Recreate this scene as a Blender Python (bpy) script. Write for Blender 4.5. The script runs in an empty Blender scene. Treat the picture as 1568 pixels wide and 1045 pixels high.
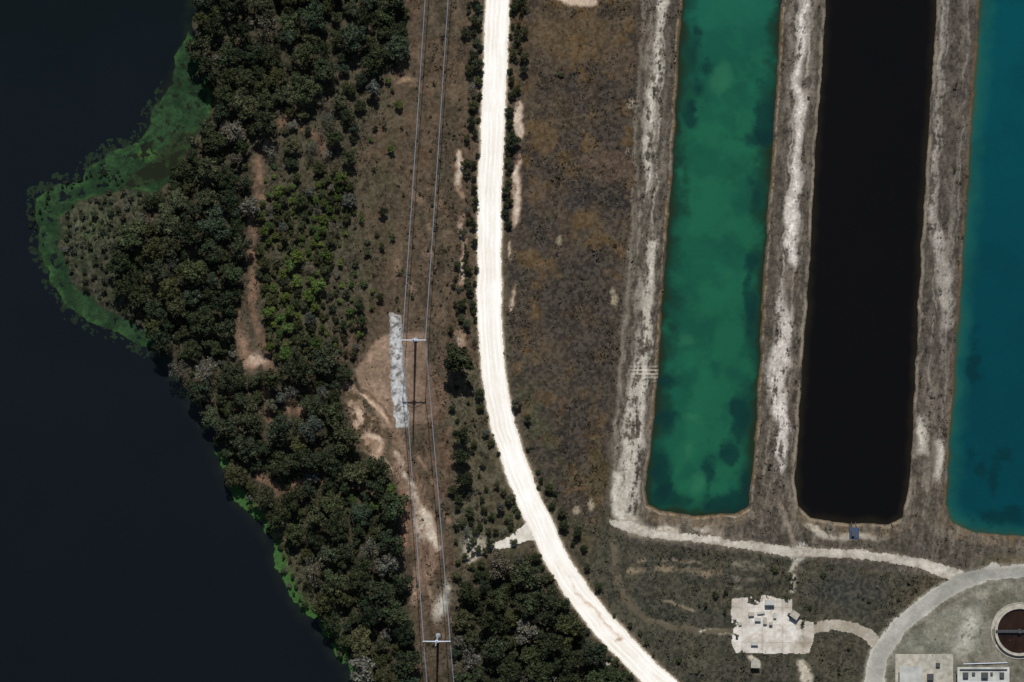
import bpy, math, numpy as np, random
from mathutils import Vector
random.seed(3); rng=np.random.default_rng(7)
S=0.3
CX,CY=784.0,522.5
def W(x,y): return ((x-CX)*S,(CY-y)*S)
def lin(c):
    c=np.array(c,dtype=float)/255.
    return np.where(c<=0.04045,c/12.92,((c+0.055)/1.055)**2.4)
scene=bpy.context.scene
# ------------------------------------------------ raster of the land
st=1.25
gx=np.arange(-100,1668+st,st); gy=np.arange(-100,1145+st,st)
GX,GY=np.meshgrid(gx.astype(np.float32),gy.astype(np.float32))
NY,NX=GX.shape
TAB=rng.random((32,256,256)).astype(np.float32)
def vn(x,y,seed):
    t=TAB[seed%32]
    xf=np.floor(x); yf=np.floor(y)
    fx=x-xf; fy=y-yf
    xi=xf.astype(np.int32)&255; yi=yf.astype(np.int32)&255; xj=(xi+1)&255; yj=(yi+1)&255
    fx=fx*fx*(3-2*fx); fy=fy*fy*(3-2*fy)
    a=t[yi,xi]; b=t[yi,xj]; c=t[yj,xi]; d=t[yj,xj]
    return (a*(1-fx)+b*fx)*(1-fy)+(c*(1-fx)+d*fx)*fy
def fbm(x,y,s,o=4,seed=0,g=0.5):
    r=0;a=1;t=0
    # octaves are turned against each other so no lattice shows
    for i in range(o):
        f=2**i/s; ca=np.float32(math.cos(.6*i+.3)*f); sa_=np.float32(math.sin(.6*i+.3)*f)
        r=r+np.float32(a)*vn(x*ca+y*sa_+np.float32(17.3*i),y*ca-x*sa_+np.float32(9.1*i),seed*5+i); t+=a; a*=g
    return r/np.float32(t)
def fbs(x,y,s,o=4,seed=0,g=0.5):
    r=0;a=1;t=0
    for i in range(o):
        f=np.float32(2**i/s)
        r=r+np.float32(a)*vn(x*f+np.float32(17.3*i),y*f+np.float32(9.1*i),seed*5+i); t+=a; a*=g
    return r/np.float32(t)
def sst(a,b,x):
    t=np.clip((x-a)/(b-a),0,1); return t*t*(3-2*t)
n1=fbm(GX,GY,30,5,1,0.6)-0.5; n2=fbm(GX,GY,30,5,2,0.6)-0.5
WX=GX+n1*18; WY=GY+n2*18           # ragged
SX=GX+n1*7; SY=GY+n2*7             # slightly uneven
NF=fbm(GX,GY,5,3,3,0.7)            # fine
NM=fbm(GX,GY,22,5,4,0.6)           # medium
NL=fbm(GX,GY,110,4,5,0.5)          # large
def con(n,k): return np.clip((n-0.5)*k+0.5,0,1)
UD=GX+0.085*GY+n1*6
NS=fbs(UD*1.0,GY*0.2,6,5,6,0.7)   # streaks along the dikes
def sl(x0,x1,y0,y1,m):
    a=max(0,int((x0-m+100)/st)); b=min(NX,int((x1+m+100)/st)+2)
    c=max(0,int((y0-m+100)/st)); d=min(NY,int((y1+m+100)/st)+2)
    return slice(c,max(c,d)),slice(a,max(a,b))
def line(pts,w=None,m=45,X=WX,Y=WY,lat=False):
    D=np.full((NY,NX),1e3,np.float32); L=np.full((NY,NX),1e3,np.float32) if lat else None
    for p,q in zip(pts[:-1],pts[1:]):
        w0=p[2] if len(p)>2 else w; w1=q[2] if len(q)>2 else w
        s=sl(min(p[0],q[0]),max(p[0],q[0]),min(p[1],q[1]),max(p[1],q[1]),m)
        x=X[s]-p[0]; y=Y[s]-p[1]; dx=q[0]-p[0]; dy=q[1]-p[1]; l2=dx*dx+dy*dy
        if x.size==0: continue
        t=np.clip((x*dx+y*dy)/l2,0,1)
        d=np.hypot(x-t*dx,y-t*dy)-(w0+(w1-w0)*t)
        if lat:
            cr=(x*dy-y*dx)/math.sqrt(l2)
            L[s]=np.where(d<D[s],cr,L[s])
        D[s]=np.minimum(D[s],d)
    return (D,L) if lat else D
def poly(pts,m=60,X=WX,Y=WY):
    P=list(pts)+[pts[0]]
    D=line([(a[0],a[1],0) for a in P],0,m,X,Y)
    D=np.minimum(D,m)
    x0=min(a[0] for a in pts);x1=max(a[0] for a in pts);y0=min(a[1] for a in pts);y1=max(a[1] for a in pts)
    s=sl(x0,x1,y0,y1,20)
    x=X[s];y=Y[s]; ins=np.zeros(x.shape,bool)
    for p,q in zip(P[:-1],P[1:]):
        if p[1]==q[1]: continue
        c=((p[1]>y)!=(q[1]>y))&(x<(q[0]-p[0])*(y-p[1])/(q[1]-p[1])+p[0])
        ins^=c
    I=np.zeros((NY,NX),bool); I[s]=ins
    return np.where(I,-D,D)
def ell(x,y,rx,ry,a=0):
    c,s_=math.cos(math.radians(a)),math.sin(math.radians(a))
    u=(WX-x)*c+(WY-y)*s_; v=-(WX-x)*s_+(WY-y)*c
    return (np.hypot(u/rx,v/ry)-1)*min(rx,ry)
COL=np.zeros((NY,NX,3),np.float32)
def paint(m,c):
    global COL
    c=lin(c).astype(np.float32)
    COL+= (c-COL)*np.clip(m,0,1).astype(np.float32)[...,None]
def soft(d,s): return sst(s,-s,d)
# ---- outlines
LAND=[(305,-140),(305,0),(297,40),(308,80),(325,130),(322,170),(295,215),(268,270),(238,300),(200,292),(165,290),(120,305),(92,330),(88,380),(108,430),(150,470),(190,488),(225,505),(262,552),(300,612),(335,680),(358,745),(395,785),(425,830),(445,900),(480,940),(515,985),(545,1030),(590,1200),(1800,1200),(1800,-140)]
GP=[(1052,-140),(1048,-20),(1040,60),(1036,150),(1030,250),(1022,350),(1015,450),(1009,550),(1003,640),(995,700),(988,750),(992,772),(1010,783),(1060,789),(1125,787),(1147,775),(1153,720),(1158,640),(1163,560),(1166,470),(1171,390),(1178,290),(1185,180),(1191,80),(1197,-20),(1201,-140)]
DP=[(1272,-140),(1266,-20),(1258,100),(1250,220),(1243,330),(1237,450),(1229,560),(1223,650),(1217,735),(1221,775),(1240,793),(1300,802),(1360,803),(1382,793),(1391,750),(1398,650),(1403,540),(1408,430),(1414,330),(1421,220),(1428,110),(1435,-20),(1440,-140)]
TP=[(1508,-140),(1502,-20),(1493,120),(1484,250),(1476,370),(1467,500),(1460,600),(1453,700),(1449,770),(1458,800),(1490,814),(1568,821),(1800,826),(1800,-140)]
sdL=poly(LAND); sdG=poly(GP,80,SX,SY); sdD=poly(DP,80,SX,SY); sdT=poly(TP,80,SX,SY)
sdP=np.minimum(np.minimum(sdG,sdD),sdT)
ROAD=[(765,-140),(763,-20),(760,60),(757,150),(752,250),(749,340),(749,430),(750,500),(757,580),(770,650),(790,715),(814,775),(840,832),(870,887),(907,938),(950,985),(1000,1036),(1060,1090),(1130,1150)]
sdR,latR=line(ROAD,17.5,60,GX+n1*6,GY+n2*6,True)
# ---- heights (metres)
H=1.2+(NL-0.5)*0.8+(NM-0.5)*0.5
H=np.minimum(H,np.clip(-sdL*S*0.22,-2.5,9))
hp=np.clip(sdP*S*0.42,-2.2,2.3)+(NM-0.5)*0.5*(sdP>3)
k=sst(75,45,sdP); H=H*(1-k)+hp*k
k=soft(sdR-4,4); H=H*(1-k)+1.5*k
# ---- colours
paint(np.ones((NY,NX)),(66,59,48))
paint(con(NL,3)*0.6,(58,58,42)); paint(con(NM,4)*0.45,(80,70,55))
N7=fbm(GX,GY,60,5,7,.6)
R1=soft(poly([(622,-140),(740,-140),(735,0),(728,500),(740,620),(800,800),(760,860),(700,870),(660,1145),(625,1145),(630,900),(600,700),(540,640),(500,560),(560,430),(540,250),(600,110)]),12)
paint(R1*0.8,(74,64,50)); paint(R1*con(N7,5)*0.55,(90,69,54)); paint(R1*con(fbs(GX,GY*0.35,12,4,8),5)*0.55,(56,51,39)); paint(R1*con(NM-.06,8)*.35,(104,88,70))
R2=soft(poly([(785,-140),(1000,-140),(990,0),(960,400),(935,740),(900,840),(860,800),(790,620),(775,400)]),8)
paint(R2,(62,55,48)); up=sst(300,40,GY+ (NL-0.5)*200)
paint(R2*up*0.7,(80,66,47)); N9=fbm(GX,GY,75,6,9,0.62); paint(R2*con(N9+.03,9)*0.75,(49,44,43)); paint(R2*con(NM,6)*0.38,(74,64,50)); paint(R2*con(NF,3)*0.22,(46,40,33))
paint(R2*con(fbm(GX,GY,28,4,10,.6)-0.10,10)*0.55,(98,76,44))
for a,b,rx,ry,c,m in ((915,150,40,28,(52,47,45),.8),(905,300,45,22,(47,43,43),.85),(850,330,30,60,(51,47,46),.7),(880,470,50,70,(50,45,42),.75),(900,600,36,60,(52,47,42),.6),(860,690,30,50,(54,50,42),.5),(925,255,36,26,(96,77,62),.65),(945,90,24,30,(86,72,58),.5),(880,60,60,40,(92,73,48),.5),(915,720,20,45,(88,74,44),.6),(830,560,30,60,(62,56,47),.5),(830,130,22,50,(58,52,46),.6)):
    paint(R2*soft(ell(a,b,rx,ry)+(NM-.5)*40,8)*m*.85,c)
paint(R2*soft(line([(800,600),(860,780),(900,850)],24),14)*.6*con(NM,5),(60,64,43))
R4=soft(poly([(690,560),(735,560),(760,680),(805,800),(790,850),(700,860),(690,700)]),10)
paint(R4*.6,(62,63,45)); paint(R4*con(NM,5)*.5,(84,81,62))
R3=soft(poly([(930,812),(1140,840),(1300,858),(1420,875),(1400,900),(1345,980),(1330,1145),(1000,1145),(960,990),(900,880)]),8)
paint(R3*0.9,(60,60,50)); paint(R3*con(fbm(GX,GY,45,4,11),6)*0.65,(46,50,44)); paint(R3*con(NM,5)*0.35,(82,76,60))
# woodland floor
WOOD1=[(290,-140),(622,-140),(622,50),(605,105),(575,108),(545,90),(505,98),(482,140),(455,150),(440,185),(400,195),(372,215),(386,240),(385,330),(372,345),(376,440),(366,480),(358,505),(372,540),(368,575),(345,600),(300,600),(262,552),(235,505),(205,470),(185,430),(178,385),(205,325),(262,280),(298,215),(325,170),(325,120),(305,70)]
WOOD2=[(300,600),(350,605),(370,572),(400,578),(425,570),(470,560),(500,540),(535,555),(528,610),(532,650),(553,690),(585,715),(606,790),(612,870),(625,930),(638,1150),(590,1180),(535,1020),(500,950),(480,890),(455,835),(425,800),(395,775),(362,745),(340,680),(315,640)]
WOOD3=[(715,890),(745,868),(790,848),(822,850),(850,885),(885,930),(930,990),(985,1050),(1040,1150),(690,1150),(697,960)]
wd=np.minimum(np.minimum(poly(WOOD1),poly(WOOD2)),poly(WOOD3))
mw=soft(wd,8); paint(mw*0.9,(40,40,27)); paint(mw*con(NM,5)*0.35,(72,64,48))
MID=[(398,310),(440,280),(480,285),(520,255),(545,300),(522,360),(495,420),(485,490),(525,540),(480,560),(430,570),(408,520),(400,440),(392,380)]
SP=[(420,200),(480,150),(520,125),(615,110),(612,300),(590,460),(540,530),(480,500),(500,400),(400,300)]
mm=soft(poly(MID),12); paint(mm*0.7,(56,56,34)); ms=soft(poly(SP),15); paint(ms*con(NM,5)*0.6,(62,62,42))
# marshy point
pt=soft(poly([(240,290),(160,285),(85,320),(80,390),(110,440),(160,475),(215,500),(200,440),(190,385),(215,325)]),9)
paint(pt*0.9,(46,50,38)); paint(pt*con(NM,6)*0.6,(68,66,54)); paint(soft(ell(145,348,30,22,20),9)*con(NF,5),(92,108,72)); paint(soft(ell(165,300,38,12,-10),6)*con(NM,5)*0.7,(84,74,54))
paint(pt*con(fbm(GX,GY,10,3,12),6)*0.5,(32,38,28)); paint(pt*con(fbm(GX,GY,18,4,13,.6),7)*.4,(46,62,36))
sb=sst(34,4,np.abs(sdL+14))*sst(740,800,GY); paint(sb*0.7*(GX<640),(58,62,40)); paint(sst(9,1,np.abs(sdL+3))*(GY>740)*(GX<640)*0.8,(60,86,40))
# sandy gaps in woodland
SANDR=(112,88,70)
for pts in ([(405,215,5),(398,250,7),(396,290,9),(402,312,6)],[(386,330,4),(384,380,5),(388,430,6),(380,470,7),(400,520,6),(408,560,7),(412,600,8),(412,640,6)],
            [(365,480,5),(368,520,7),(385,555,11)],[(353,590,3),(356,625,4)],[(440,625,8),(470,632,8)],[(400,730,6),(425,748,7),(490,738,7)],[(480,600,4),(530,590,8)],[(430,190,6),(445,180,6),(490,215,5),(495,250,4)],[(540,740,5),(575,760,5)]):
    d=line(pts); paint(soft(d,5)*con(NM+.15,4)*0.9,SANDR); paint(soft(d+4,5)*con(NM,5)*0.8,(132,104,85))
paint(soft(ell(393,550,13,10),6)*con(NM+.1,5)*0.8,(200,176,154)); paint(soft(ell(370,522,9,18),8)*0.5,(140,114,95))
# sandy works area round the mast
sa=poly([(546,565),(560,545),(577,524),(597,514),(655,508),(656,590),(672,625),(662,642),(625,655),(606,660),(585,655),(572,622),(556,598)])
paint(soft(sa,3.5),(134,112,94)); paint(soft(sa+4,4)*con(NM,5)*0.7,(162,136,115)); paint(soft(sa,3)*soft(poly([(620,500),(660,500),(660,600),(680,640),(630,650)]),5)*.65,(116,96,82)); paint(soft(sa+2,3)*con(fbm(GX,GY,9,3,17),5)*.35,(104,86,68))
paint(soft(line([(548,600,2),(575,620,2.5),(600,650,3)]),2)*con(NM+.15,5),(190,165,140))
paint(soft(line([(600,650,3),(588,620,2),(560,600,2)]),2)*0.8,(88,66,50))
d=poly([(530,595),(545,590),(560,630),(585,650),(592,690),(575,710),(556,690),(540,650)]); paint(soft(d,5),(148,122,101)); paint(soft(d+3,4)*con(NM,6)*0.8,(200,176,154)); paint(soft(d,4)*con(fbm(GX,GY,14,4,13)-.02,7),(80,66,49))
paint(soft(poly([(648,540),(690,610),(680,650),(650,645)]),6)*0.7,(104,82,66))
paint(soft(ell(655,625,14,10),5)*con(NM,6)*.7,(190,165,150)) 
d=line([(605,655,9),(620,720,14),(640,780,20),(655,830,20),(650,880,16),(635,920,7)]); paint(soft(d,6)*0.85,(112,88,72)); paint(soft(d,6)*con(fbs(GX*1.2,GY*.5,14,4,14),6)*0.5,(80,65,50)); paint(soft(d,6)*con(NS,6)*0.35,(156,132,112))
for pts,c in (([(607,690,2),(625,735,4),(645,775,5),(662,815,6),(668,840,3)],(210,194,174)),([(640,700,2),(665,750,2),(690,800,3)],(146,118,98)),([(690,660,4),(680,690,4),(690,720,4)],(116,90,72)),([(632,870,3),(636,905,3),(630,925,4)],(176,150,126)),([(660,650,4),(652,680,5),(668,710,3)],(104,78,60)),([(612,700,2),(618,760,6),(622,830,5)],(132,98,80)),([(655,880,3),(665,930,3),(680,980,3)],(134,114,94)),([(585,700,3),(605,720,3),(640,780,4)],(170,148,126))):
    d=line(pts); paint(soft(d,4)*(0.25+0.75*con(NM,6)),c)
paint(soft(ell(648,800,12,22,-15),9)*con(NF+.03,5)*.75,(214,200,180))
gs=poly([(597,482),(613,484),(616,560),(622,600),(626,652),(606,655),(601,600),(597,540)],40,SX,SY)
paint(soft(ell(676,930,9,17,20),7)*con(NM+.08,7),(178,172,160)); paint(soft(ell(690,900,6,10),6)*con(NM+.05,7),(170,165,150))
paint(soft(poly([(708,822),(725,815),(745,835),(760,832),(745,850),(722,868),(708,850)]),5)*con(NF+.1,6),(176,168,150))
for pts in ([(640,-20),(636,200),(612,400),(600,480)],[(668,-20),(664,200),(652,330),(648,470)],[(700,0),(690,220),(680,480),(672,620)]):
    paint(soft(line([(a,b,1.5) for a,b in pts],0),2.5)*0.4*con(NM+.1,3),(108,88,70))
paint(soft(line([(600,118,6),(625,125,5),(670,135,7),(720,140,8)]),8)*0.45,(112,92,72)); paint(soft(ell(622,126,10,3,-20),4)*.7,(180,150,120))
for a,b in ((610,405),(660,345),(655,390),(632,440),(672,310),(640,300)): paint(soft(ell(a,b,6,9),4)*con(NF+.05,5)*.7,(146,122,100))
for pts in ([(700,232,5),(703,260,6),(706,300,5)],[(707,330,5),(709,370,5),(704,430,4)],[(702,515,8),(704,530,6)],[(797,160,5),(796,185,9),(797,210,6)],[(795,240,5),(790,290,7),(788,345,6)],[(782,370,3),(783,400,3)],[(786,440,2),(783,475,3)]):
    d=line(pts); paint(soft(d,3)*0.9,(138,114,94)); paint(soft(d+2,3)*con(NM,6)*0.9,(214,196,176))
d=line([(855,0,2),(880,4,6),(905,2,6)]); paint(soft(d,3)*con(NM+.1,5),(196,176,154))
for a,b,r in ((965,158,5),(855,369,4),(940,460,7),(935,445,4),(905,775,6),(880,785,4),(960,235,3)): paint(soft(ell(a,b,r,r*1.3),3)*con(NF+.08,5),(160,148,124))
paint(sst(13,0,sdR)*0.5*con(NM+.2,4),(112,98,80)); paint(sst(5,0,sdR),(190,176,154))
# ---- dikes
DK=soft(poly([(992,-140),(990,0),(978,150),(975,300),(958,420),(948,560),(935,680),(930,770),(940,810),(960,826),(1100,842),(1220,855),(1400,880),(1568,888),(1800,888),(1800,-140)]),4)
paint(DK,(90,83,74)); paint(DK*con(NS,6)*0.7,(128,120,108)); paint(DK*con(fbs(UD,GY*.4,7,5,15,.72),8)*0.8,(56,51,44))
paint(DK*con(fbm(GX,GY,80,3,16),4)*0.4,(70,65,57)); paint(DK*con(NM,6)*.3,(66,60,52))
fade=DK*sst(2.5,9,sdP)
WN=NS*0.45+NF*0.3+NM*.25
def whites(pts,amt,c=(216,209,194),s=6,X=WX,k=10,b=0.05):
    d=line(pts,0,60,X,WY); paint(soft(d,s)*con(WN+b,k)*amt*fade,c)
whites([(1014,-140,6),(1014,0,6),(1006,100,7),(993,215,7),(988,290,3)],0.95,b=0.04)
whites([(1000,370,6),(990,440,7),(988,540,9),(975,610,15),(965,700,15),(962,790,12)],0.9,b=0.02)
whites([(1003,-100,18),(990,300,14),(980,500,18),(965,640,22),(955,790,18)],0.45,(166,157,144),b=-.02)
paint(soft(line([(986,-140),(984,0),(976,130),(970,280),(966,400),(955,520),(944,640),(938,760)],2.5),2)*0.6*con(NF+.15,4),(138,129,115))
paint(soft(line([(993,-140),(991,0),(984,130),(978,280),(973,400),(962,520),(951,640)],1.2),1.5)*0.5,(60,54,47))
whites([(942,730,5),(945,785,7),(985,808,5)],0.9,b=.15)
paint(soft(line([(975,570,10),(1000,572,10)],0),6)*con(np.sin(GY*1.1)*.3+NF,5)*.6,(215,206,190))
whites([(1232,-140,5),(1230,0,5),(1226,60,7),(1221,110,4),(1224,170,7),(1222,230,4),(1214,300,8),(1210,340,9),(1214,400,6)],1.0,(226,219,208),b=.09)
whites([(1195,430,4),(1200,500,13),(1190,560,15),(1190,610,13),(1198,690,9),(1195,720,3)],0.95,(220,212,202),b=.03)
whites([(1228,-140,22),(1225,100,20),(1210,400,16),(1195,600,16)],0.4,(164,155,144),b=-.02)
# wheel tracks along the crests
for pts,c in (([(1222,-20),(1216,120),(1211,230),(1201,360),(1192,470)],(196,188,175)),([(1240,-20),(1234,120),(1228,230),(1222,330),(1215,450),(1206,560)],(190,180,166)),([(1022,-20),(1014,130),(1004,250),(998,380),(992,520)],(186,178,164)),([(1450,-20),(1444,150),(1436,280),(1430,420),(1424,560),(1416,700)],(172,164,152)),([(1484,-20),(1476,150),(1466,300),(1454,450),(1446,600),(1436,740)],(160,152,141)),([(1180,560),(1176,640),(1170,740)],(150,140,125))):
    paint(fade*soft(line([(a,b,1.0) for a,b in pts],0,20),1.5)*con(NF*.5+NM*.5+.06,7)*.75,c)
paint(fade*soft(ell(1203,440,22,28),10)*.5,(80,71,61))
whites([(1444,-140,3),(1440,40,3),(1436,180,5),(1424,330,8),(1440,380,10),(1446,450,10),(1450,500,7)],0.85,(196,188,176),b=.02)
whites([(1478,-60,3),(1475,200,3),(1455,340,4),(1440,560,5)],0.5,(168,160,148),b=.0)
whites([(1408,640,7),(1408,690,7)],0.8,b=.05); whites([(1440,680,8),(1437,730,5)],0.9,b=.08)
whites([(1425,560,14),(1425,740,14)],0.35,(150,140,128))
paint(soft(line([(1462,-140),(1458,60),(1450,260)],2.5),2)*0.5,(62,57,52))
paint(DK*sst(1380,1400,GX)*sst(770,500,GY)*0.25,(66,60,59))
TRK=[(938,800,4),(960,805,8),(1000,817,6),(1060,823,5),(1130,834,5),(1215,845,7),(1300,848,5.5),(1370,855,6),(1420,866,7),(1470,884,9)]
sdK=line(TRK,0,40,SX,SY)
paint(sst(7,0,sdK)*con(NM+.1,4)*.5,(132,122,106))
paint(soft(line([(955,803,16),(1100,818,10)]),6)*con(NM+.02,4)*0.6,(158,146,128))
paint(soft(ell(1222,845,12,15),5)*con(NF+.15,5),(214,208,194)); paint(soft(line([(1222,845,5),(1214,875,4),(1212,905,3)]),3)*con(NF+.08,4),(180,172,156))
paint(soft(line([(1190,770,3),(1200,800,3),(1218,840,4)]),3)*.55*con(NM+.1,5),(160,146,126))
paint(soft(line([(1000,808,4),(1080,812,4)]),4)*con(NM+.04,5)*.8,(205,195,178)); paint(soft(ell(1300,822,40,5,2),4)*con(NM+.08,5)*.7,(200,190,172)); paint(soft(ell(1250,812,18,5,25),4)*con(NM+.1,5)*.8,(205,196,180))
fr=sst(6,1,np.abs(sdP-2)); fc=np.minimum(sdG,sdT); fn=con(fbs(UD,GY*.4,10,4,18,.65)+.05,5)
paint(fr*sst(10,5,fc)*0.6*fn,(102,82,54)); paint(sst(5,1,np.abs(sdD-2))*.65*fn,(146,135,117)); paint(sst(16,6,np.abs(sdP-8))*sst(760,800,GY)*0.35*fn,(100,82,58))
paint(sst(2.0,0.2,np.abs(sdG-4.5))*.35*con(NF,5),(180,165,140))
paint(sst(2.2,.4,sdP)*sst(-3,-.5,sdP)*.5,(44,38,28))
# ---- south east
d=line([(940,805,3),(938,860,4),(955,915,4),(990,948,4),(1050,965,3.5),(1120,970,3.5)],0,40); 
sdT2=d; paint(soft(d-2,4)*0.6,(86,78,64))
paint(soft(line([(965,872,5),(1010,874,5),(1110,878,5)]),3)*.75*con(NM+.1,4),(138,122,100)); paint(soft(line([(980,858,2),(1070,862,2)]),2)*.7*con(NM,5),(150,136,116))
for a,b,r in ((1130,866,8),(1145,866,9),(1165,868,7),(1128,884,7),(1150,886,8),(1130,900,5)): paint(soft(ell(a,b,r,r*.6),4)*con(NF+.06,5)*.8,(150,142,124))
paint(soft(line([(1020,920,1.5),(1060,935,2)]),2)*.6,(150,135,112))
paint(soft(ell(1290,905,60,26),14)*0.8,(48,52,50)); paint(soft(ell(1170,885,40,30),14)*.4,(42,44,38)); paint(soft(ell(1290,1000,40,30),14)*.4,(70,60,50))
for pts in ([(1225,1015,5),(1235,1035,9)],[(1150,1010,4),(1160,1020,5)],[(1060,966,2),(1120,972,3)],[(905,1012,5),(935,1020,4)]): paint(soft(line(pts),3)*con(NF+.15,5),(200,190,170))
ind=poly([(1400,940),(1440,905),(1480,880),(1568,850),(1800,850),(1800,1200),(1330,1200),(1340,1060),(1350,1000)])
paint(soft(ind,5),(100,97,85)); paint(soft(ind,5)*con(NM,6)*0.6,(140,136,124)); paint(soft(ind,5)*con(fbm(GX,GY,40,4,19),6)*0.5,(78,78,64)); yd=poly([(1375,985),(1440,935),(1500,930),(1503,1005),(1400,1000)]); paint(soft(yd,4)*.85,(110,112,100)); paint(soft(yd,4)*con(NM,6)*.5,(146,144,128))
paint(soft(ell(1480,965,16,34,20),10)*con(NF+.08,4)*.8,(200,196,182)); paint(soft(ell(1520,905,28,8,-10),5)*.6*con(NM+.1,4),(176,172,156)); paint(soft(ell(1545,860,40,9),8)*.6,(104,90,68))
paint(soft(poly([(1470,860),(1530,845),(1600,850),(1600,880),(1530,880)]),6)*.5*con(NM,4),(80,80,60))
AR=[(1335,1145,16),(1335,1060,15),(1345,1005,14),(1375,960,12),(1420,924,12),(1465,893,13),(1510,878,10),(1600,872,9)]
sdA=line(AR,0,50,GX+n1*7,GY+n2*7)
paint(sst(7,0,sdA)*.8*con(NM+.2,4),(146,140,125))
AR2=[(1243,962,8),(1275,957,7),(1310,962,8),(1332,975,8),(1348,995,8)]
sdA2=line(AR2,0,40,GX+n1*8,GY+n2*8)
AR3=[(1455,905,5),(1500,885,8),(1522,870,9)]
SR=[(818,812,17),(803,818,10),(785,828,7),(762,834,5)]
sdS=line(SR,0,30,SX,SY)
lnd=(sdL<-3)*(sdP>6)
paint(lnd*con(NF,5)*0.20,(26,23,18)); paint(lnd*con(fbm(GX,GY,4,2,20),5)*0.12,(150,138,118))
paint(lnd*con(fbm(GX,GY,9,4,30,.7),6)*0.20,(34,32,24))
LANDCOL=COL.copy()
# ------------------------------------------------ padded grid (reaches the horizon)
padc=[60,140,300,700,1600,4000,10000,25000]
PX=np.concatenate([[gx[0]-p for p in padc[::-1]],gx,[gx[-1]+p for p in padc]])
PY=np.concatenate([[gy[0]-p for p in padc[::-1]],gy,[gy[-1]+p for p in padc]])
n=len(padc)
def pad(a): return np.pad(a,((n,n),(n,n))+((0,0),)*(a.ndim-2),mode='edge')
QX,QY=np.meshgrid(PX,PY)
HP=pad(H)
def mkmesh(name,V,F,col=None,mat=None,smooth=True,vcol_name="Col"):
    me=bpy.data.meshes.new(name)
    V=np.asarray(V,dtype=np.float32);F=np.asarray(F,dtype=np.int32)
    me.vertices.add(len(V)); me.vertices.foreach_set("co",V.ravel())
    k=F.shape[1]
    me.loops.add(F.size); me.loops.foreach_set("vertex_index",F.ravel())
    me.polygons.add(len(F)); me.polygons.foreach_set("loop_start",np.arange(0,F.size,k,dtype=np.int32))
    me.polygons.foreach_set("loop_total",np.full(len(F),k,dtype=np.int32))
    me.polygons.foreach_set("use_smooth",np.full(len(F),smooth))
    if col is not None:
        a=me.color_attributes.new(vcol_name,'FLOAT_COLOR','POINT')
        c=np.ones((len(V),4),dtype=np.float32); c[:,:3]=col; a.data.foreach_set("color",c.ravel())
    me.update(calc_edges=True)
    if mat: me.materials.append(mat)
    return me
def obj(name,me,parent=None,loc=None):
    o=bpy.data.objects.new(name,me); scene.collection.objects.link(o)
    if parent: o.parent=parent
    if loc: o.location=loc
    return o
def extract(name,mask,z,col,mat):
    cm=mask[:-1,:-1]|mask[1:,:-1]|mask[:-1,1:]|mask[1:,1:]
    nx=mask.shape[1]
    I,J=np.nonzero(cm); a=I*nx+J
    F=np.stack([a+nx,a+nx+1,a+1,a],1)
    used=np.zeros(mask.size,bool); used[F.ravel()]=True
    u=np.nonzero(used)[0]; rm=np.cumsum(used)-1
    V=np.stack([(QX.ravel()[u]-CX)*S,(CY-QY.ravel()[u])*S,z.ravel()[u]],1)
    return obj(name,mkmesh(name,V,rm[F],col.reshape(-1,3)[u],mat))
# ------------------------------------------------ materials
def newmat(name):
    m=bpy.data.materials.new(name); m.use_nodes=True; nt=m.node_tree
    return m,nt,nt.nodes["Principled BSDF"]
def attr_mat(name,rough=0.95,ns=1.2,amt=0.5,bump=0.4,spec=0.1,s2=0.25):
    m,nt,b=newmat(name); N=nt.nodes.new; L=nt.links.new
    at=N("ShaderNodeAttribute"); at.attribute_name="Col"
    geo=N("ShaderNodeNewGeometry")
    no=N("ShaderNodeTexNoise"); no.inputs["Scale"].default_value=ns; no.inputs["Detail"].default_value=6; no.inputs["Roughness"].default_value=.75
    L(geo.outputs["Position"],no.inputs["Vector"])
    mr=N("ShaderNodeMapRange"); mr.inputs[1].default_value=.3; mr.inputs[2].default_value=.7; mr.inputs[3].default_value=1-amt; mr.inputs[4].default_value=1+amt
    L(no.outputs["Fac"],mr.inputs[0])
    mx=N("ShaderNodeVectorMath"); mx.operation='SCALE'; L(at.outputs["Color"],mx.inputs[0]); L(mr.outputs[0],mx.inputs["Scale"])
    L(mx.outputs[0],b.inputs["Base Color"])
    bp=N("ShaderNodeBump"); bp.inputs["Strength"].default_value=bump; bp.inputs["Distance"].default_value=s2
    L(no.outputs["Fac"],bp.inputs["Height"]); L(bp.outputs[0],b.inputs["Normal"])
    b.inputs["Roughness"].default_value=rough; b.inputs["Specular IOR Level"].default_value=spec
    return m
M_ground=attr_mat("ground_soil_grass",amt=.30,ns=.9,bump=.6,s2=.3)
M_road=attr_mat("limerock_road",amt=.05,ns=.8,bump=.3,s2=.06)
M_track=attr_mat("dirt_track_soil",amt=.16,ns=.9,bump=.4,s2=.15)
M_conc=attr_mat("old_concrete",amt=.15,ns=.6,bump=.2,s2=.05)
M_algae=attr_mat("algae_mat",amt=.4,ns=.7,bump=.5,s2=.1)
def water_mat(name):
    m,nt,b=newmat(name); N=nt.nodes.new; L=nt.links.new
    at=N("ShaderNodeAttribute"); at.attribute_name="Col"; L(at.outputs["Color"],b.inputs["Base Color"])
    b.inputs["Roughness"].default_value=.12; b.inputs["IOR"].default_value=1.33
    geo=N("ShaderNodeNewGeometry")
    no=N("ShaderNodeTexNoise"); no.inputs["Scale"].default_value=.5; no.inputs["Detail"].default_value=5; L(geo.outputs["Position"],no.inputs["Vector"])
    bp=N("ShaderNodeBump"); bp.inputs["Strength"].default_value=.3; bp.inputs["Distance"].default_value=.3
    L(no.outputs["Fac"],bp.inputs["Height"]); L(bp.outputs[0],b.inputs["Normal"])
    return m
M_water=water_mat("water_surface")
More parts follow.
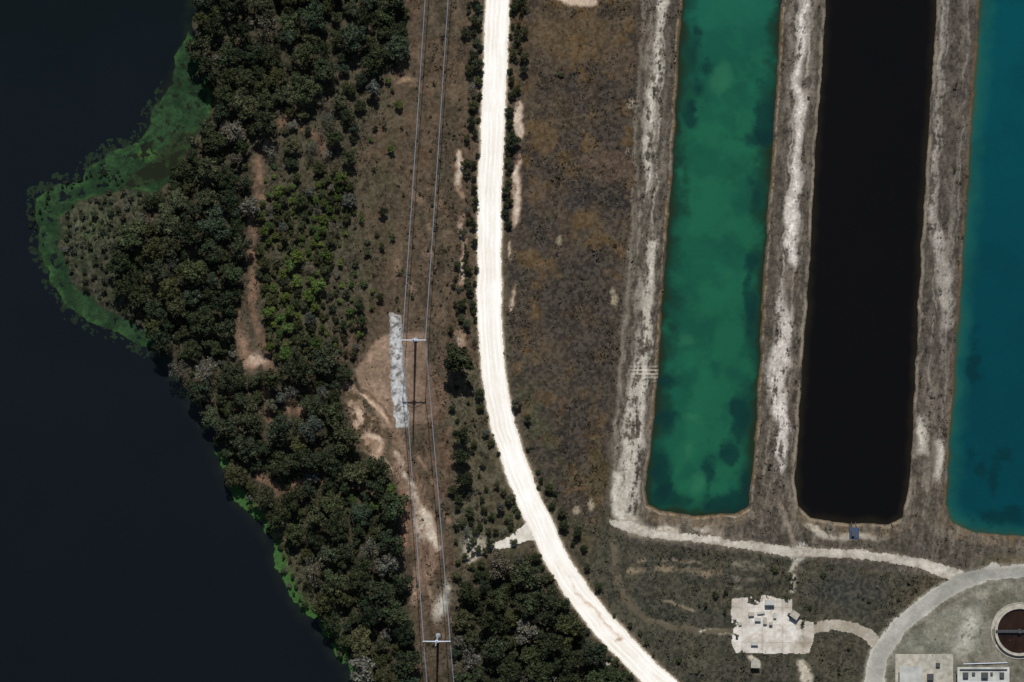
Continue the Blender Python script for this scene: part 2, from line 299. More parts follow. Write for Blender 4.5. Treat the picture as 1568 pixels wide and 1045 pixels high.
def plain(name,c,rough=.7,metal=0,amt=.15,ns=2.):
    m,nt,b=newmat(name); N=nt.nodes.new; L=nt.links.new
    no=N("ShaderNodeTexNoise"); no.inputs["Scale"].default_value=ns; no.inputs["Detail"].default_value=5
    tc=N("ShaderNodeTexCoord"); L(tc.outputs["Object"],no.inputs["Vector"])
    cr=N("ShaderNodeValToRGB"); l=lin(c)
    cr.color_ramp.elements[0].position=.3; cr.color_ramp.elements[1].position=.7
    cr.color_ramp.elements[0].color=(*(l*(1-amt)),1); cr.color_ramp.elements[1].color=(*np.minimum(l*(1+amt),1),1)
    L(no.outputs["Fac"],cr.inputs[0]); L(cr.outputs[0],b.inputs["Base Color"])
    b.inputs["Roughness"].default_value=rough; b.inputs["Metallic"].default_value=metal
    return m
# ------------------------------------------------ ground, water, roads
extract("ground",np.ones(HP.shape,bool),HP,pad(LANDCOL),M_ground)
Z0=np.zeros(HP.shape)
def wcol(base): return np.ones((NY,NX,3),np.float32)*lin(base).astype(np.float32)
def mixc(C,m,c): return C+(lin(c).astype(np.float32)-C)*np.clip(m,0,1).astype(np.float32)[...,None]
# lake
C=wcol((15,20,23)); C=mixc(C,sst(300,-100,GY)*.7,(9,18,17)); C=mixc(C,con(NL,2)*.4,(19,24,29)); C=mixc(C,sst(600,1000,GY)*.4,(14,17,22))
bay=soft(poly([(290,60),(325,140),(320,180),(268,285),(200,300),(160,262),(215,225),(240,170),(262,120)]),14)
C=mixc(C,bay*.85,(32,36,22)); C=mixc(C,sst(30,2,sdL)*con(NM+.1,3)*.6,(32,40,26))
extract("lake_water",pad(sdL>-8),Z0,pad(C),M_water)
AL=poly([(292,52),(270,85),(263,130),(240,165),(222,205),(205,222),(165,234),(135,258),(128,280),(92,280),(55,303),(60,345),(62,385),(80,430),(104,468),(140,495),(190,515),(240,534),(256,550),(262,552),(240,500),(120,440),(100,400),(95,330),(120,305),(200,292),(238,300),(268,270),(295,215),(322,170),(325,130),(308,80)])
hole=poly([(300,205),(262,270),(215,292),(190,290),(215,258),(240,240),(270,205)])
AN=fbm(GX,GY,13,4,21,.65)
al=(AL<0)&(sdL>-1.5)&((AN>.40)|(AL>-5))&((hole>0)|(NM>.50))
al|=(sdL>-1)&(sdL<8+ (NM-.5)*20)&(GY>690)&(GX<640)&(NM>.38)
al|=(AL<16)&(AL>-3)&(sdL>0)&(fbm(GX,GY,8,4,22,.7)>.56)&(GX<250)
C=wcol((30,52,32)); C=mixc(C,con(NM,5)*.8,(44,68,42)); C=mixc(C,sst(-9,0,AL)*.65*con(AN,4),(58,92,44)); C=mixc(C,con(fbm(GX,GY,7,3,23),5)*.55,(24,38,24)); C=mixc(C,(GY>690)*.7,(58,92,44))
C=mixc(C,soft(ell(225,235,14,10),6)*.6,(66,96,46)); C=mixc(C,soft(hole,6)*.6,(40,44,26))
C=mixc(C,(AL>0)*(GY<690)*.85,(27,35,28))
extract("algae_mat",pad(al),Z0+.05,pad(C),M_algae)
NW=fbm(GX,GY,26,5,24,.6); NB=fbm(GX,GY,70,5,25,.6)
C=wcol((24,80,60)); C=mixc(C,con(NB,6)*.55,(19,66,51)); C=mixc(C,con(fbm(GX,GY,42,4,8,.6),5)*.4,(33,98,68)); C=mixc(C,sst(200,-100,GY)*.5,(25,92,78))
ed=sst(-30,-3,sdG+(NW-.5)*52); C=mixc(C,ed*.8,(19,48,38)); C=mixc(C,sst(-11,0,sdG+(NW-.5)*18)*.85,(31,40,25))
for a,b,rx,ry in ((1062,85,10,28),(1068,140,12,22),(1058,170,8,16),(1172,195,12,45),(1160,215,22,10),(1150,400,9,14),(1158,300,9,25),(1020,585,14,10),(1022,640,16,22),(1118,690,14,22),(1012,720,16,30),(1135,640,14,36),(1028,762,30,12),(1085,735,7,30),(1120,770,34,16),(1148,740,14,26),(1150,480,8,30),(1080,100,14,10)):
    C=mixc(C,soft(ell(a,b,rx,ry)+(NW-.5)*34,7)*.78,(12,42,41))
for a,b,rx,ry in ((1052,690,8,14),(1068,740,14,14),(1105,120,16,20),(1060,640,10,8),(1045,520,10,8)):
    C=mixc(C,soft(ell(a,b,rx,ry)+(NW-.5)*20,8)*.5,(46,104,74))
extract("green_pond_water",pad(sdG<6),Z0,pad(C),M_water)
C=wcol((11,10,9)); C=mixc(C,sst(-14,0,sdD+(NW-.5)*10)*.8,(32,28,18)); C=mixc(C,con(NL,2)*.3,(16,13,12))
extract("dark_pond_water",pad(sdD<6),Z0,pad(C),M_water)
C=wcol((5,58,65)); C=mixc(C,sst(500,0,GY)*.6,(5,74,80)); C=mixc(C,sst(-30,-2,sdT+(NW-.5)*22)*.7,(26,84,74)); C=mixc(C,sst(-8,0,sdT+(NW-.5)*8)*.7,(50,70,50))
for a,b,rx,ry in ((1500,720,10,18),(1525,735,12,25),(1545,700,10,12),(1490,700,7,10),(1530,790,40,14),(1492,560,5,30)): C=mixc(C,soft(ell(a,b,rx,ry)+(NW-.5)*30,7)*.65,(7,38,40))
C=mixc(C,con(NB,5)*.3,(6,48,54))
extract("turquoise_pond_water",pad(sdT<6),Z0,pad(C),M_water)
# main road
C=wcol((245,242,235))
al_=fbs(latR*1.0,GY*.06,3.0,3,26,.6)
C=mixc(C,con(al_,4)*.4,(216,208,194))
for s0,w_,a_ in ((-11,2.2,.35),(-4,1.2,.5),(3,1.2,.45),(9,2.0,.3),(0,.8,.4)):
    C=mixc(C,sst(w_+1.2,w_-.6,np.abs(latR-s0+(NL-.5)*6))*a_*con(fbm(GX,GY,40,3,27)+.1,3),(203,189,165))
C=mixc(C,sst(-4,0,sdR)*.5,(205,192,168)); C=mixc(C,con(NM,3)*.15,(252,250,246))
C=mixc(C,soft(line([(870,880,1.5),(882,905,2),(940,965,2),(958,985,3)],0),2)*.6*con(NM+.1,4),(178,142,98)); C=mixc(C,soft(ell(950,981,5,3),2)*.7,(150,108,66))
extract("road",pad(sdR+(NF-.5)*3<0),HP+.14,pad(C*1.0),M_road)
C=wcol((208,202,190)); C=mixc(C,con(NF,4)*.4,(170,161,144)); extract("side_road",pad((sdS+(NF-.5)*4<0)&(sdR>-1)),HP+.10,pad(C),M_road)
C=wcol((180,172,158)); C=mixc(C,con(NF,5)*.55,(128,118,104)); C=mixc(C,sst(-3,0,sdK)*.5,(140,128,112)); C=mixc(C,con(fbm(GX,GY,14,3,29),4)*.4,(212,206,192))
extract("gravel_track",pad((sdK+(NF-.5)*5<0)&(NF>.2)),HP+.08,pad(C),M_track)
C=wcol((96,88,72)); C=mixc(C,con(NM,4)*.6,(72,66,54)); extract("dirt_track",pad((sdT2<0)&(sdK>0)&(NM>.4)),HP+.07,pad(C),M_track)
C=wcol((154,152,143)); C=mixc(C,con(NF,4)*.25,(128,125,116)); C=mixc(C,sst(-4,-1,sdA)*.5,(186,180,166)); C=mixc(C,con(NM,5)*.4,(180,177,167)); C=mixc(C,con(fbm(GX,GY,30,4,31),6)*.35,(116,114,105))
extract("access_road",pad(np.minimum(sdA,line(AR3,0,30,SX,SY))+(NF-.5)*4<0),HP+.12,pad(C),M_track)
C=wcol((168,160,145)); C=mixc(C,con(NF,4)*.4,(136,126,110)); C=mixc(C,con(NM,5)*.4,(116,106,90)); extract("pad_driveway",pad((sdA2+(NF-.5)*4<0)&(sdA>0)),HP+.09,pad(C),M_track)
C=wcol((160,161,160)); C=mixc(C,con(fbm(GX,GY,8,4,28,.7),9)*.85,(84,78,70)); C=mixc(C,con(NF,6)*.5,(206,206,203)); C=mixc(C,sst(-4,0,gs)*con(NM,5)*.6,(110,98,84)); extract("gravel_strip",pad((gs+ (NF-.5)*6<0)&(NF>.30)),HP+.2,pad(C),M_track)
pd=poly([(1121,917),(1150,915),(1165,925),(1168,912),(1180,914),(1190,918),(1212,918),(1213,938),(1225,950),(1246,953),(1246,975),(1238,1000),(1128,1000),(1120,985),(1123,965),(1119,940)],40,GX+n1*5,GY+n2*5)
C=wcol((196,190,180)); C=mixc(C,con(NM,6)*.5,(158,147,131)); C=mixc(C,con(NF,6)*.35,(220,216,208))
jx=np.minimum(np.abs((GX-1121)%31-15),np.abs((GY-917)%27-13)); C=mixc(C,sst(1.4,.3,jx)*.4*con(NM+.1,3),(120,106,88))
C=mixc(C,soft(ell(1230,985,10,8),5)*con(NM+.1,5)*.7,(120,110,90)); C=mixc(C,con(fbm(GX,GY,35,4,1),8)*.4,(144,131,112))
extract("concrete_pad",pad((pd<0)&((NM>.38)|(pd<-10))),HP+.15,pad(C),M_conc)
def hz(x,y):
    i=int(np.clip(round((y+100)/st),0,NY-1)); j=int(np.clip(round((x+100)/st),0,NX-1)); return float(H[i,j])
# ------------------------------------------------ solids helper
class MB:
    def __init__(s): s.v=[];s.f=[]
    def box(s,x0,x1,y0,y1,z0,z1,taper=0):
        b=len(s.v); t=taper
        s.v+=[(x0,y0,z0),(x1,y0,z0),(x1,y1,z0),(x0,y1,z0),(x0+t,y0+t,z1),(x1-t,y0+t,z1),(x1-t,y1-t,z1),(x0+t,y1-t,z1)]
        s.f+=[[b+i for i in q] for q in ((3,2,1,0),(4,5,6,7),(0,1,5,4),(1,2,6,5),(2,3,7,6),(3,0,4,7))]
    def tube(s,p,q,r0,r1,n=10):
        p=Vector(p);q=Vector(q);d=(q-p).normalized(); a=d.orthogonal().normalized(); c=d.cross(a); b=len(s.v)
        for P,r in ((p,r0),(q,r1)):
            for i in range(n):
                t=2*math.pi*i/n; s.v.append(tuple(P+a*math.cos(t)*r+c*math.sin(t)*r))
        for i in range(n): s.f.append([b+i,b+(i+1)%n,b+n+(i+1)%n,b+n+i])
        s.f.append([b+i for i in range(n)][::-1]); s.f.append([b+n+i for i in range(n)])
    def ring(s,r0,r1,z0,z1,n=48,cx=0,cy=0):
        b=len(s.v)
        for i in range(n):
            t=2*math.pi*i/n; c_,s_=math.cos(t),math.sin(t)
            s.v+=[(cx+r0*c_,cy+r0*s_,z0),(cx+r1*c_,cy+r1*s_,z0),(cx+r1*c_,cy+r1*s_,z1),(cx+r0*c_,cy+r0*s_,z1)]
        for i in range(n):
            a=b+4*i;c=b+4*((i+1)%n)
            for k in range(4): s.f.append([a+k,c+k,c+(k+1)%4,a+(k+1)%4][::-1])
    def disc(s,r,z,n=48,cx=0,cy=0):
        b=len(s.v); s.v+=[(cx+r*math.cos(2*math.pi*i/n),cy+r*math.sin(2*math.pi*i/n),z) for i in range(n)]; s.f.append(list(range(b,b+n)))
    def make(s,name,mat,parent=None):
        me=bpy.data.meshes.new(name); me.from_pydata(s.v,[],s.f); me.update(); me.materials.append(mat); return obj(name,me,parent)
def empty(name,x,y,z=None,rot=0):
    e=bpy.data.objects.new(name,None); scene.collection.objects.link(e); a=W(x,y); e.location=(a[0],a[1],hz(x,y) if z is None else z); e.rotation_euler=(0,0,math.radians(rot)); return e
M_steel=plain("galvanised_steel",(150,158,168),.5,.2); M_dark=plain("weathered_dark_steel",(60,62,64),.6); M_white=plain("white_paint",(196,202,210),.5,amt=.06)
M_conc2=plain("cast_concrete",(158,153,140),.9,amt=.3,ns=.4); M_blue=plain("dull_blue_paint",(50,68,92),.5); M_roof=plain("light_roof_sheet",(170,170,163),.6,amt=.25,ns=.2)
M_brown=plain("brown_settling_water",(40,26,16),.2,amt=.4,ns=.2); M_glass=plain("dark_glass",(15,20,25),.1)
M_wire=plain("aluminium_conductor",(128,138,152),.5,.1)
# transmission masts
PH=50; AZ=29.5
masts=[(683,-200,1.0),(635.5,520,1.0),(670,972,1.15),(706,1420,1.2)]
ends=[]
for x,y,k in masts:
    e=empty("transmission_mast",x+1,y+1); hw=5.4*k
    m=MB(); m.tube((0,0,-1),(0,0,PH),.62,.24,14); m.tube((0,0,-.5),(0,0,.5),1.1,1.1,16); m.make("pole",M_steel,e)
    m=MB(); m.box(-hw,hw,-.22,.22,AZ,AZ+.35); m.tube((-hw,.0,AZ+.1),(-.4,0,AZ+2.6),.1,.12,6); m.tube((hw,0,AZ+.1),(.4,0,AZ+2.6),.1,.12,6)
    m.box(-.75,.75,-.6,.6,AZ-.2,AZ+.9,.1); m.make("crossarm",M_white,e)
    m=MB()
    for sx in (-hw+.2,hw-.2):
        for j in range(6): m.tube((sx,0,AZ-.3-j*.3),(sx,0,AZ-.45-j*.3),.28,.2,8)
    m.make("insulators",M_dark,e)
    a=e.location; ends.append((Vector((a.x-hw+.2,a.y,a.z+AZ-2)),Vector((a.x+hw-.2,a.y,a.z+AZ-2)),Vector((a.x,a.y,a.z+PH))))
we=bpy.data.objects.new("power_lines",None); scene.collection.objects.link(we)
for a,b in zip(ends[:-1],ends[1:]):
    for k in range(2):
        m=MB(); N=28; pts=[]
        for i in range(N+1):
            t=i/N; p=a[k].lerp(b[k],t); p.z-=4*6*t*(1-t)*((a[k]-b[k]).length/200); pts.append(p)
        for p,q in zip(pts[:-1],pts[1:]): m.tube(p,q,.15,.15,5)
        m.make("conductor",M_wire,we)
# settling tank
e=empty("settling_tank",1560,966); 
m=MB(); m.ring(10.2,11.4,-1,1.6,64); m.ring(12.6,13.0,-.5,.35,64); m.make("wall",M_conc2,e)
m=MB(); m.disc(10.25,.7,64); m.make("water",M_brown,e)
m=MB(); m.box(-11,11,-.6,.6,1.9,2.05); m.tube((0,0,0),(0,0,2.6),1.0,1.0,16); m.box(-11,11,-.62,-.56,2.9,2.96); m.box(-11,11,.56,.62,2.9,2.96)
for i in range(12): m.box(-11+i*2,-10.94+i*2,-.62,-.56,2.05,2.9); m.box(-11+i*2,-10.94+i*2,.56,.62,2.05,2.9)
m.make("bridge",M_dark,e)
m=MB(); m.ring(11.42,12.58,-.4,.12,64); m.make("walkway",M_conc2,e)
e=empty("process_building",1505,1032)
m=MB(); m.box(-12,11,-22,3.2,0,4.0); m.make("walls",M_conc2,e)
m=MB(); m.box(-12.4,11.4,-22.4,3.6,4.0,4.3); m.make("roof",M_roof,e)
m=MB(); 
for i,(w_,h_) in enumerate(((2.6,5.4),(1.5,5.0),(3.2,5.8),(1.2,4.9),(2.2,5.3))): m.box(-10+i*4.2,-10+i*4.2+w_,-1.5+(i%2)*1.1,1.2,4.3,h_,.15)
m.box(-11.4,10.4,2.4,2.7,4.3,5.0); m.box(-12.45,-12.35,-4,-2,1,2.4); m.box(3,9,-9,-5,4.3,6.2,.2)
m.make("roof_units",M_dark,e)
m=MB(); [m.tube((-11,-3.2-i*1.0,4.8),(10.5,-3.2-i*1.0,4.8),.22,.22,8) for i in range(3)]; m.tube((-9.2,4.6,.5),(11,5.2,.5),.25,.25,8); m.make("pipes",M_steel,e)
m=MB(); [m.box(-9+i*5,-7.5+i*5,3.2,3.26,.1 if i==1 else 1.2,2.4) for i in range(4)]; m.make("windows_and_door",M_glass,e)
e=empty("storage_building",1412,1028)
m=MB(); m.box(-12.5,14,-22,8,-.3,.45); m.make("floor_slab",M_conc2,e)
m=MB(); m.box(-10.5,-1,-20,2.5,.45,4); m.make("walls",M_conc2,e)
m=MB(); m.v+=[(-11,-20.5,4),(-.5,-20.5,4),(-.5,3,4),(-11,3,4),(-5.75,-20.5,5.3),(-5.75,3,5.3)]; m.f+=[[0,4,5,3],[1,2,5,4],[0,1,4],[2,3,5],[3,2,1,0]]; m.make("roof",M_roof,e)
m=MB(); m.box(-8,-4.5,2.5,2.56,.5,3.4); m.make("door",M_dark,e)
m=MB(); m.box(2,5,-4,-1,.45,1.6,.1); m.box(7,12,-8,-6,.45,1.2,.1); m.box(6,8,2,4,.45,1.4,.1); m.make("stored_crates",M_dark,e)
# pump platform at the dark pond
e=empty("pump_platform",1307,817,2.0)
m=MB(); m.box(-2.2,2.2,-2.4,2.8,.4,.6); [m.tube((a,b,-3),(a,b,.4),.15,.15,8) for a in (-1.8,1.8) for b in (-2,2.4)]; m.make("deck",M_blue,e)
m=MB(); m.box(-1.4,.2,-1.2,1.0,.6,1.8,.1); m.tube((.9,-2,1),(.9,5,-1.6),.2,.2,10); m.tube((-.8,1,1.2),(-1.,5,-1.6),.18,.18,10); m.make("pumps",M_dark,e)
m=MB(); [m.box(a-.04,a+.04,-2.4,2.8,1.5,1.58) for a in (-2.1,2.1)]; [m.box(a-.04,a+.04,b-.04,b+.04,.6,1.5) for a in (-2.1,2.1) for b in (-2.3,0,2.7)]; m.make("railing",M_dark,e)
for x,y,w,l,h,r,mt in ((1150,940,2.4,1.6,1.2,5,M_white),(1160,948,2.6,1.5,1.3,0,M_conc2),(1171,950,1.5,3,1.2,0,M_white),(1165,938,3.2,.9,.9,8,M_conc2),(1180,954,1.4,1.4,1.5,0,M_white),(1186,942,1.2,2.4,1.,0,M_conc2),(1216,941,3.8,3.0,2.4,-35,M_dark),(1155,985,3.,1.5,1.2,0,M_conc2),(1156,1016,4.0,3.4,2.6,0,M_roof),(1133,955,1.2,1.2,.8,10,M_dark),(1178,922,4.2,2.2,2.3,0,M_conc2)):
    e=empty("equipment_crate",x,y,hz(x,y)+.15,r); m=MB(); m.box(-w/2,w/2,-l/2,l/2,.12,h,.04); m.make("case",mt,e)
    m=MB(); m.box(-w/2-.08,w/2+.08,-l/2-.08,l/2+.08,h,h+.12); [m.box(a-.1,a+.1,-l/2,l/2,0,.12) for a in (-w/2+.15,w/2-.15)]; m.make("lid_and_skids",M_conc2 if mt!=M_conc2 else M_roof,e)
# ------------------------------------------------ vegetation
def leaf_mat(name):
    m,nt,b=newmat(name); N=nt.nodes.new; L=nt.links.new
    at=N("ShaderNodeAttribute"); at.attribute_name="Col"; oi=N("ShaderNodeObjectInfo")
    mx=N("ShaderNodeMix"); mx.data_type='RGBA'; mx.blend_type='MULTIPLY'; mx.inputs[0].default_value=1
    L(at.outputs["Color"],mx.inputs[6]); L(oi.outputs["Color"],mx.inputs[7]); L(mx.outputs[2],b.inputs["Base Color"])
    b.inputs["Roughness"].default_value=.75; b.inputs["Specular IOR Level"].default_value=.12
    return m
M_leaf=leaf_mat("foliage_leaves")
def quads(C,Nn,size,r):
    n=len(C); rnd=r.normal(size=(n,3)); a=np.cross(Nn,rnd); a/=np.linalg.norm(a,axis=1)[:,None]+1e-9; b=np.cross(Nn,a)
    s=size[:,None]; asp=r.uniform(.5,1,(n,1))
    V=np.stack([C-a*s,C-b*s*asp*.9+a*s*.1,C+a*s,C+b*s*asp],1)
    return V.reshape(-1,3),np.arange(4*n).reshape(-1,4)
def crown(seed,nl,per,flat=.62,leaf=.085):
    r=np.random.default_rng(seed); CC=[];NN=[];SS=[];KK=[]
    for i in range(nl):
        if i==0: c=np.array([0,0,.35])
        else:
            ang=i*2.399+r.uniform(-.5,.5); rad=math.sqrt(i/nl)*r.uniform(.6,.85)
            c=np.array([math.cos(ang)*rad,math.sin(ang)*rad,.5*(1-rad**2)*r.uniform(.6,1.4)])
        lr=r.uniform(.18,.33)
        n=int(per*(lr/.3)**2)
        d=r.normal(size=(n,3)); d/=np.linalg.norm(d,axis=1)[:,None]; d[:,2]=np.abs(d[:,2])*1.0-.25*(r.random(n)<.4)
        rr=lr*r.uniform(.65,1.15,(n,1)); p=c+d*rr*np.array([1,1,flat+.2])
        nn=d+r.normal(size=(n,3))*.55; nn/=np.linalg.norm(nn,axis=1)[:,None]
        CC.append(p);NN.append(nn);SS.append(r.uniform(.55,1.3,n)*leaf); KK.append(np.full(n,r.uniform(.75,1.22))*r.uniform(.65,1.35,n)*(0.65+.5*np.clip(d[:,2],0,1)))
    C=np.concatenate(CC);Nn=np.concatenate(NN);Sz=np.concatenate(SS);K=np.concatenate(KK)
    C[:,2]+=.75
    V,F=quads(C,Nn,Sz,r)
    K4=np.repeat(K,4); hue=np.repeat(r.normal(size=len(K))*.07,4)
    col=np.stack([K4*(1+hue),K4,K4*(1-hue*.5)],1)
    m=MB(); m.tube((0,0,-.15),(0,0,.75),.075,.05,7)
    for i in range(6):
        a=i*1.05+r.uniform(-.3,.3); m.tube((0,0,.45+.04*i),(math.cos(a)*.62,math.sin(a)*.62,.95+r.uniform(-.1,.2)),.035,.012,5)
    tv=np.array(m.v); tf=[f for f in m.f if len(f)==4]
    nV=len(V); V=np.concatenate([V,tv]); F=np.concatenate([F,np.array(tf)+nV]); col=np.concatenate([col,np.ones((len(tv),3))*np.array([1.9,1.4,1.6])])
    return mkmesh("tree_crown",V,F,col,M_leaf,smooth=False)
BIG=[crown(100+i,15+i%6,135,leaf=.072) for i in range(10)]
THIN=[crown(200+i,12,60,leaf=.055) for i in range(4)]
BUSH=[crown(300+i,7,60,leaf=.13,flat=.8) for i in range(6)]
def inpoly(pts,x,y):
    ins=False; j=len(pts)-1
    for i in range(len(pts)):
        a,b=pts[i],pts[j]
        if (a[1]>y)!=(b[1]>y) and x<(b[0]-a[0])*(y-a[1])/(b[1]-a[1])+a[0]: ins=not ins
        j=i
    return ins
placed=[]; cellsz=40; gridc={}
def ok(x,y,r,k):
    cx,cy=int(x//cellsz),int(y//cellsz)
    for i in range(-2,3):
        for j in range(-2,3):
            for (a,b,c) in gridc.get((cx+i,cy+j),()):
                if (a-x)**2+(b-y)**2<((c+r)*k)**2: return False
    return True
def hexc(c,v=.3):
    l=lin(c)*.74; g0=l.mean(); l=l*.86+g0*.14; f=random.uniform(1-v,1+v); g=random.uniform(-.12,.12)
    return (l[0]*f*(1+g),l[1]*f*.98,l[2]*f*(1-g),1)
OAK=[(58,67,37),(50,60,36),(66,74,42),(58,69,47),(48,59,33),(72,78,50)]
GREY=[(104,104,90),(94,98,80),(86,90,74)]
BRI=[(84,106,38),(72,96,36),(76,98,42),(90,110,42)]
MIXB=[(70,77,43),(64,71,40),(80,82,53),(60,72,37)]
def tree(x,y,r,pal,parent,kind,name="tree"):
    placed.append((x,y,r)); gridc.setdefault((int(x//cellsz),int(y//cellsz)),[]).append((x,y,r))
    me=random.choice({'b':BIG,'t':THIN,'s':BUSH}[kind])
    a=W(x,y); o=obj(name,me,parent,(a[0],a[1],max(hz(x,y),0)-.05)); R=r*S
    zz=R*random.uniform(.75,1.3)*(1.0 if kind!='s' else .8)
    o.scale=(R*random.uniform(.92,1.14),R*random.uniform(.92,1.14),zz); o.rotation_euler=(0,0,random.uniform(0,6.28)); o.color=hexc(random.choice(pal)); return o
def grp(n): 
    e=bpy.data.objects.new(n,None); scene.collection.objects.link(e); return e
GAPS=[(396,215,11),(397,250,12),(397,290,12),(384,350,6),(385,400,7),(385,445,8),(370,490,6),(370,525,9),(390,550,14),(402,520,6),(410,600,9),(412,640,7),(354,605,6),(455,628,12),(440,625,8),(405,735,10),(425,748,9),(490,738,8),(534,592,12),(560,690,10),(545,750,8),(480,600,6),(436,187,9),(494,225,8)]
def gap(x,y,r): return any((x-a)**2+(y-b)**2<(c+r*.55)**2 for a,b,c in GAPS)
def nm(x,y):
    return float(NM[int((y+100)/st),int((x+100)/st)])
def scat(P,nTry,r0,r1,pal,parent,kind,k=.72,grey=.1,name="tree",prob=None):
    x0=min(p[0] for p in P);x1=max(p[0] for p in P);y0=min(p[1] for p in P);y1=max(p[1] for p in P)
    for i in range(nTry):
        x=random.uniform(x0,x1);y=random.uniform(y0,y1)
        r=random.uniform(r0,r1)
        if not inpoly(P,x,y) or gap(x,y,r): continue
        j=int((x+100)/st); ii=int((y+100)/st)
        if not(0<=j<NX and 0<=ii<NY) or sdR[ii,j]<r*.8 or gs[ii,j]<r*.7: continue
        if prob is not None and random.random()>prob(x,y): continue
        if ok(x,y,r,k): 
            g=random.random()<grey
            tree(x,y,r,GREY if g else pal,parent,('t' if (g and kind=='b' and random.random()<.5) else kind),name)
wood=grp("woodland"); thick=grp("shrub_thicket")
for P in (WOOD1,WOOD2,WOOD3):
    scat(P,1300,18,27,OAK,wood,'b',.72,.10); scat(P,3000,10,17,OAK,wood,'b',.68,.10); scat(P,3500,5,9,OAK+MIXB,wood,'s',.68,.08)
for x,y,r,nm_ in ((705,552,27,"oak_tree"),(783,214,14,"oak_tree"),(706,668,15,"oak_tree"),(707,698,15,"oak_tree"),(712,735,15,"oak_tree"),(587,325,8,"small_tree"),(575,197,5,"small_tree"),(583,455,7,"small_tree"),(585,378,6,"small_tree")):
    tree(x,y,r,[(46,56,32)],None,'b',nm_)
scat([(530,700),(600,740),(610,800),(600,835),(540,840),(528,760)],400,8,13,BRI,thick,'b',.7,.05)
scat(MID,3000,6,13,BRI+MIXB,thick,'b',.76,.08); scat(MID,2000,3,6,BRI+MIXB,thick,'s',.8,.05)
scat([(400,190),(470,150),(500,100),(600,108),(545,200),(550,280),(440,300)],700,6,15,OAK+MIXB,thick,'b',.9,.2,prob=lambda x,y: 1 if x<520 else .5) 
scat(SP,1800,3,8.5,MIXB+BRI,thick,'s',1.05,.08,prob=lambda x,y: max(.08,1-(x-470)/115)*(1 if nm(x,y)>.45 else .4))
scat([(410,430),(500,420),(560,470),(545,560),(480,560)],1000,5,14,MIXB+OAK,thick,'b',.8,.08)
scat([(520,250),(620,110),(735,110),(730,500),(600,480),(560,560)],700,1.6,3.6,MIXB,thick,'s',2.4,.1,prob=lambda x,y:.3)
rs=grp("roadside_shrubs")
scat([(708,-90),(742,-90),(738,100),(734,330),(732,500),(690,500),(695,430),(712,330),(714,100)],1100,4,10,OAK+MIXB,rs,'b',.78,.08,prob=lambda x,y:.35 if nm(x,y)>.47 else .08)
scat([(725,-90),(742,-90),(738,100),(734,330),(732,500),(722,500),(722,100)],500,4,8,OAK,rs,'b',.78,.08,prob=lambda x,y:.6)
scat([(782,-90),(808,-90),(803,120),(782,150),(776,350),(768,350),(775,100)],900,4,10,OAK,rs,'b',.74,.05,prob=lambda x,y:.6)
scat([(770,225),(784,235),(780,345),(768,345)],400,5,9,OAK,rs,'b',.7,.05)
scat([(690,470),(730,480),(745,640),(775,720),(800,790),(740,800),(690,760),(690,640)],700,2.5,10,MIXB+OAK,rs,'b',.95,.15,prob=lambda x,y:.5 if nm(x,y)>.5 else .15)
scat([(700,760),(800,780),(790,812),(700,815)],300,5,11,MIXB+OAK,rs,'b',.8,.12,prob=lambda x,y:.6)
scat([(782,560),(800,620),(840,720),(880,800),(920,880),(900,885),(850,800),(800,700),(775,600)],800,3,10,MIXB+OAK,rs,'b',.85,.08,prob=lambda x,y:.5 if nm(x,y)>.47 else .1)
scat([(690,800),(800,830),(760,860),(700,890)],300,4,9,OAK,rs,'b',.9,.1,prob=lambda x,y:.35)
scat([(880,850),(940,920),(1010,1000),(1100,1090),(1060,1090),(960,980)],500,3,8,MIXB,rs,'s',1.1,.1,prob=lambda x,y:.35)
mr=grp("marsh_shrubs")
scat([(240,300),(170,288),(100,320),(95,390),(120,435),(165,470),(215,495),(200,440),(190,385)],1000,3,8,[(62,68,46),(74,74,56),(52,60,38)],mr,'s',.9,.2,prob=lambda x,y:1 if x>165 else .45)
scat([(360,745),(440,830),(460,850),(500,950),(560,1050),(600,1140),(540,1040),(480,945),(440,900),(420,830)],1200,3,8,[(66,72,44),(56,64,38),(80,80,58)],mr,'s',.9,.2)
scat([(200,260),(175,262),(130,268),(80,285),(55,310),(45,330),(40,350),(60,360),(70,320),(100,290),(190,280)],300,2,4.5,[(44,54,34)],mr,'s',1.1,.1)
sh=grp("field_shrubs")
for x,y,r in ((1237,150,3),(1460,262,4),(1470,280,3),(1110,935,5),(1080,925,5),(1040,1010,6),(1065,1000,5),(1210,880,5),(1212,895,5),(1185,870,6),(1260,880,5),(905,1000,7),(1330,920,4),(1300,990,5),(1110,905,6),(1095,910,6),(1205,915,5),(1228,955,5),(1240,930,4),(1375,918,3)):
    tree(x,y,r,MIXB,sh,'s')
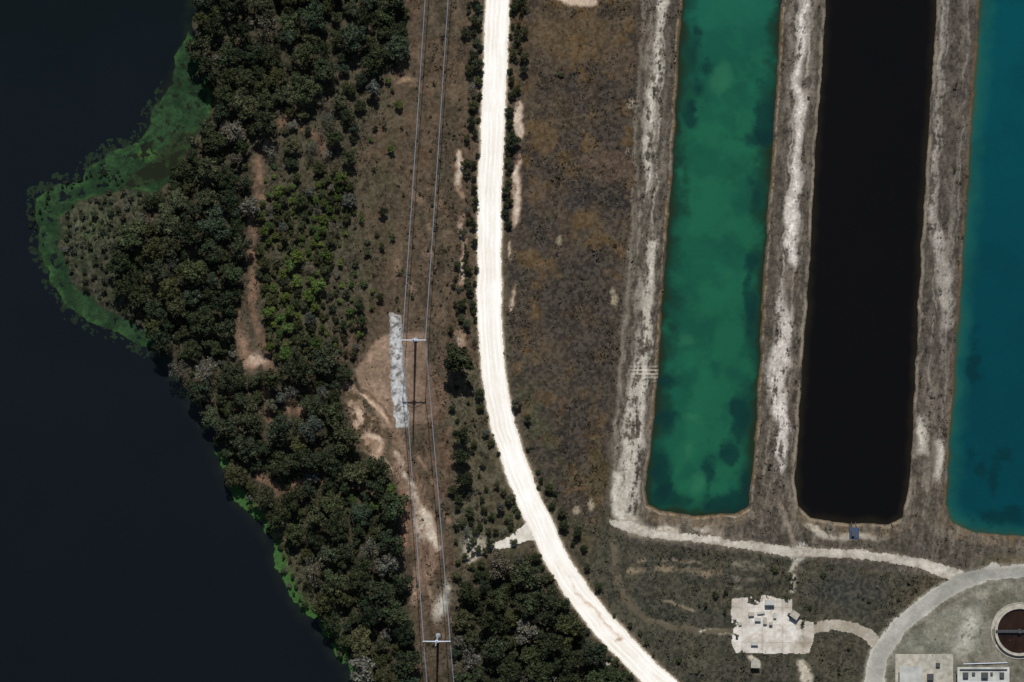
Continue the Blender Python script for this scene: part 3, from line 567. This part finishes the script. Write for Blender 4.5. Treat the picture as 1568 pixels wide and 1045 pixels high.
# low ground cover : one mesh of tufts
NT=150000
tx=rng.uniform(-60,1628,NT); ty=rng.uniform(-60,1105,NT)
ii=((ty+100)/st).astype(int); jj=((tx+100)/st).astype(int)
N30=fbm(GX,GY,45,5,2,.65)
den=np.clip(.08+con(N30,7)*.7,0,1)*(sdL<-3)*(sdP>3)*(sdR>1)*(sdA>1)*(sdA2>1)*(pd>0)*(gs>0)*(sdK>0)*(sdS>0)
den=den*np.where(DK>.5,.7*con(1-WN,5),1)*np.where(ind<0,.08,1)*np.where(sa<0,.05,1)
lum=LANDCOL.mean(2); den=den*sst(.30,.10,lum)
keep=rng.random(NT)<den[ii,jj]; tx=tx[keep];ty=ty[keep];ii=ii[keep];jj=jj[keep]
n_=len(tx); rad=rng.gamma(2.2,.15,n_)+.12
per=4
base=np.stack([(tx-CX)*S,(CY-ty)*S,H[ii,jj]],1)
Cc=np.repeat(base,per,0); rr=np.repeat(rad,per); off=rng.normal(size=(len(Cc),3))*rr[:,None]*.5; off[:,2]=np.abs(off[:,2])*1.0+rr*.15
Nn=rng.normal(size=(len(Cc),3))*.6+np.array([0,0,.8]); Nn/=np.linalg.norm(Nn,axis=1)[:,None]
V,F=quads(Cc+off,Nn,rr*.5,rng)
gc=LANDCOL[ii,jj]*rng.uniform(.6,1.1,(n_,1)); gr=rng.random(n_)<.3; gc[gr]=gc[gr]*.5+lin((50,58,34))*.5
mkc=np.repeat(np.repeat(gc,per,0),4,0)
o=obj("grass_tufts",mkmesh("grass_tufts",V,F,mkc,M_leaf,smooth=False)); o.color=(1,1,1,1)
# ------------------------------------------------ light, sky, camera
EL=46
sd=bpy.data.lights.new("sun","SUN"); sd.energy=4.5; sd.angle=math.radians(.5); sd.color=(1,.975,.94)
so=obj("sun",sd); d=Vector((-.017,-math.cos(math.radians(EL)),-math.sin(math.radians(EL)))); so.rotation_euler=d.to_track_quat('-Z','Y').to_euler()
w=bpy.data.worlds.new("World"); scene.world=w; w.use_nodes=True; nt=w.node_tree
sk=nt.nodes.new("ShaderNodeTexSky"); sk.sky_type='NISHITA'; sk.sun_disc=False; sk.sun_elevation=math.radians(EL); sk.sun_rotation=math.radians(1)
bg=nt.nodes["Background"]; bg.inputs[1].default_value=.06; nt.links.new(sk.outputs[0],bg.inputs[0])
cd=bpy.data.cameras.new("camera"); co=obj("camera",cd); Hc=1500.0; co.location=(0,0,Hc); co.rotation_euler=(0,0,0)
cd.sensor_width=36; cd.lens=36*Hc/(1568*S); cd.clip_start=10; cd.clip_end=30000; scene.camera=co
scene.view_settings.view_transform='Standard'; scene.view_settings.look='None'; scene.view_settings.exposure=0
print("trees",len(placed),"tufts",n_)
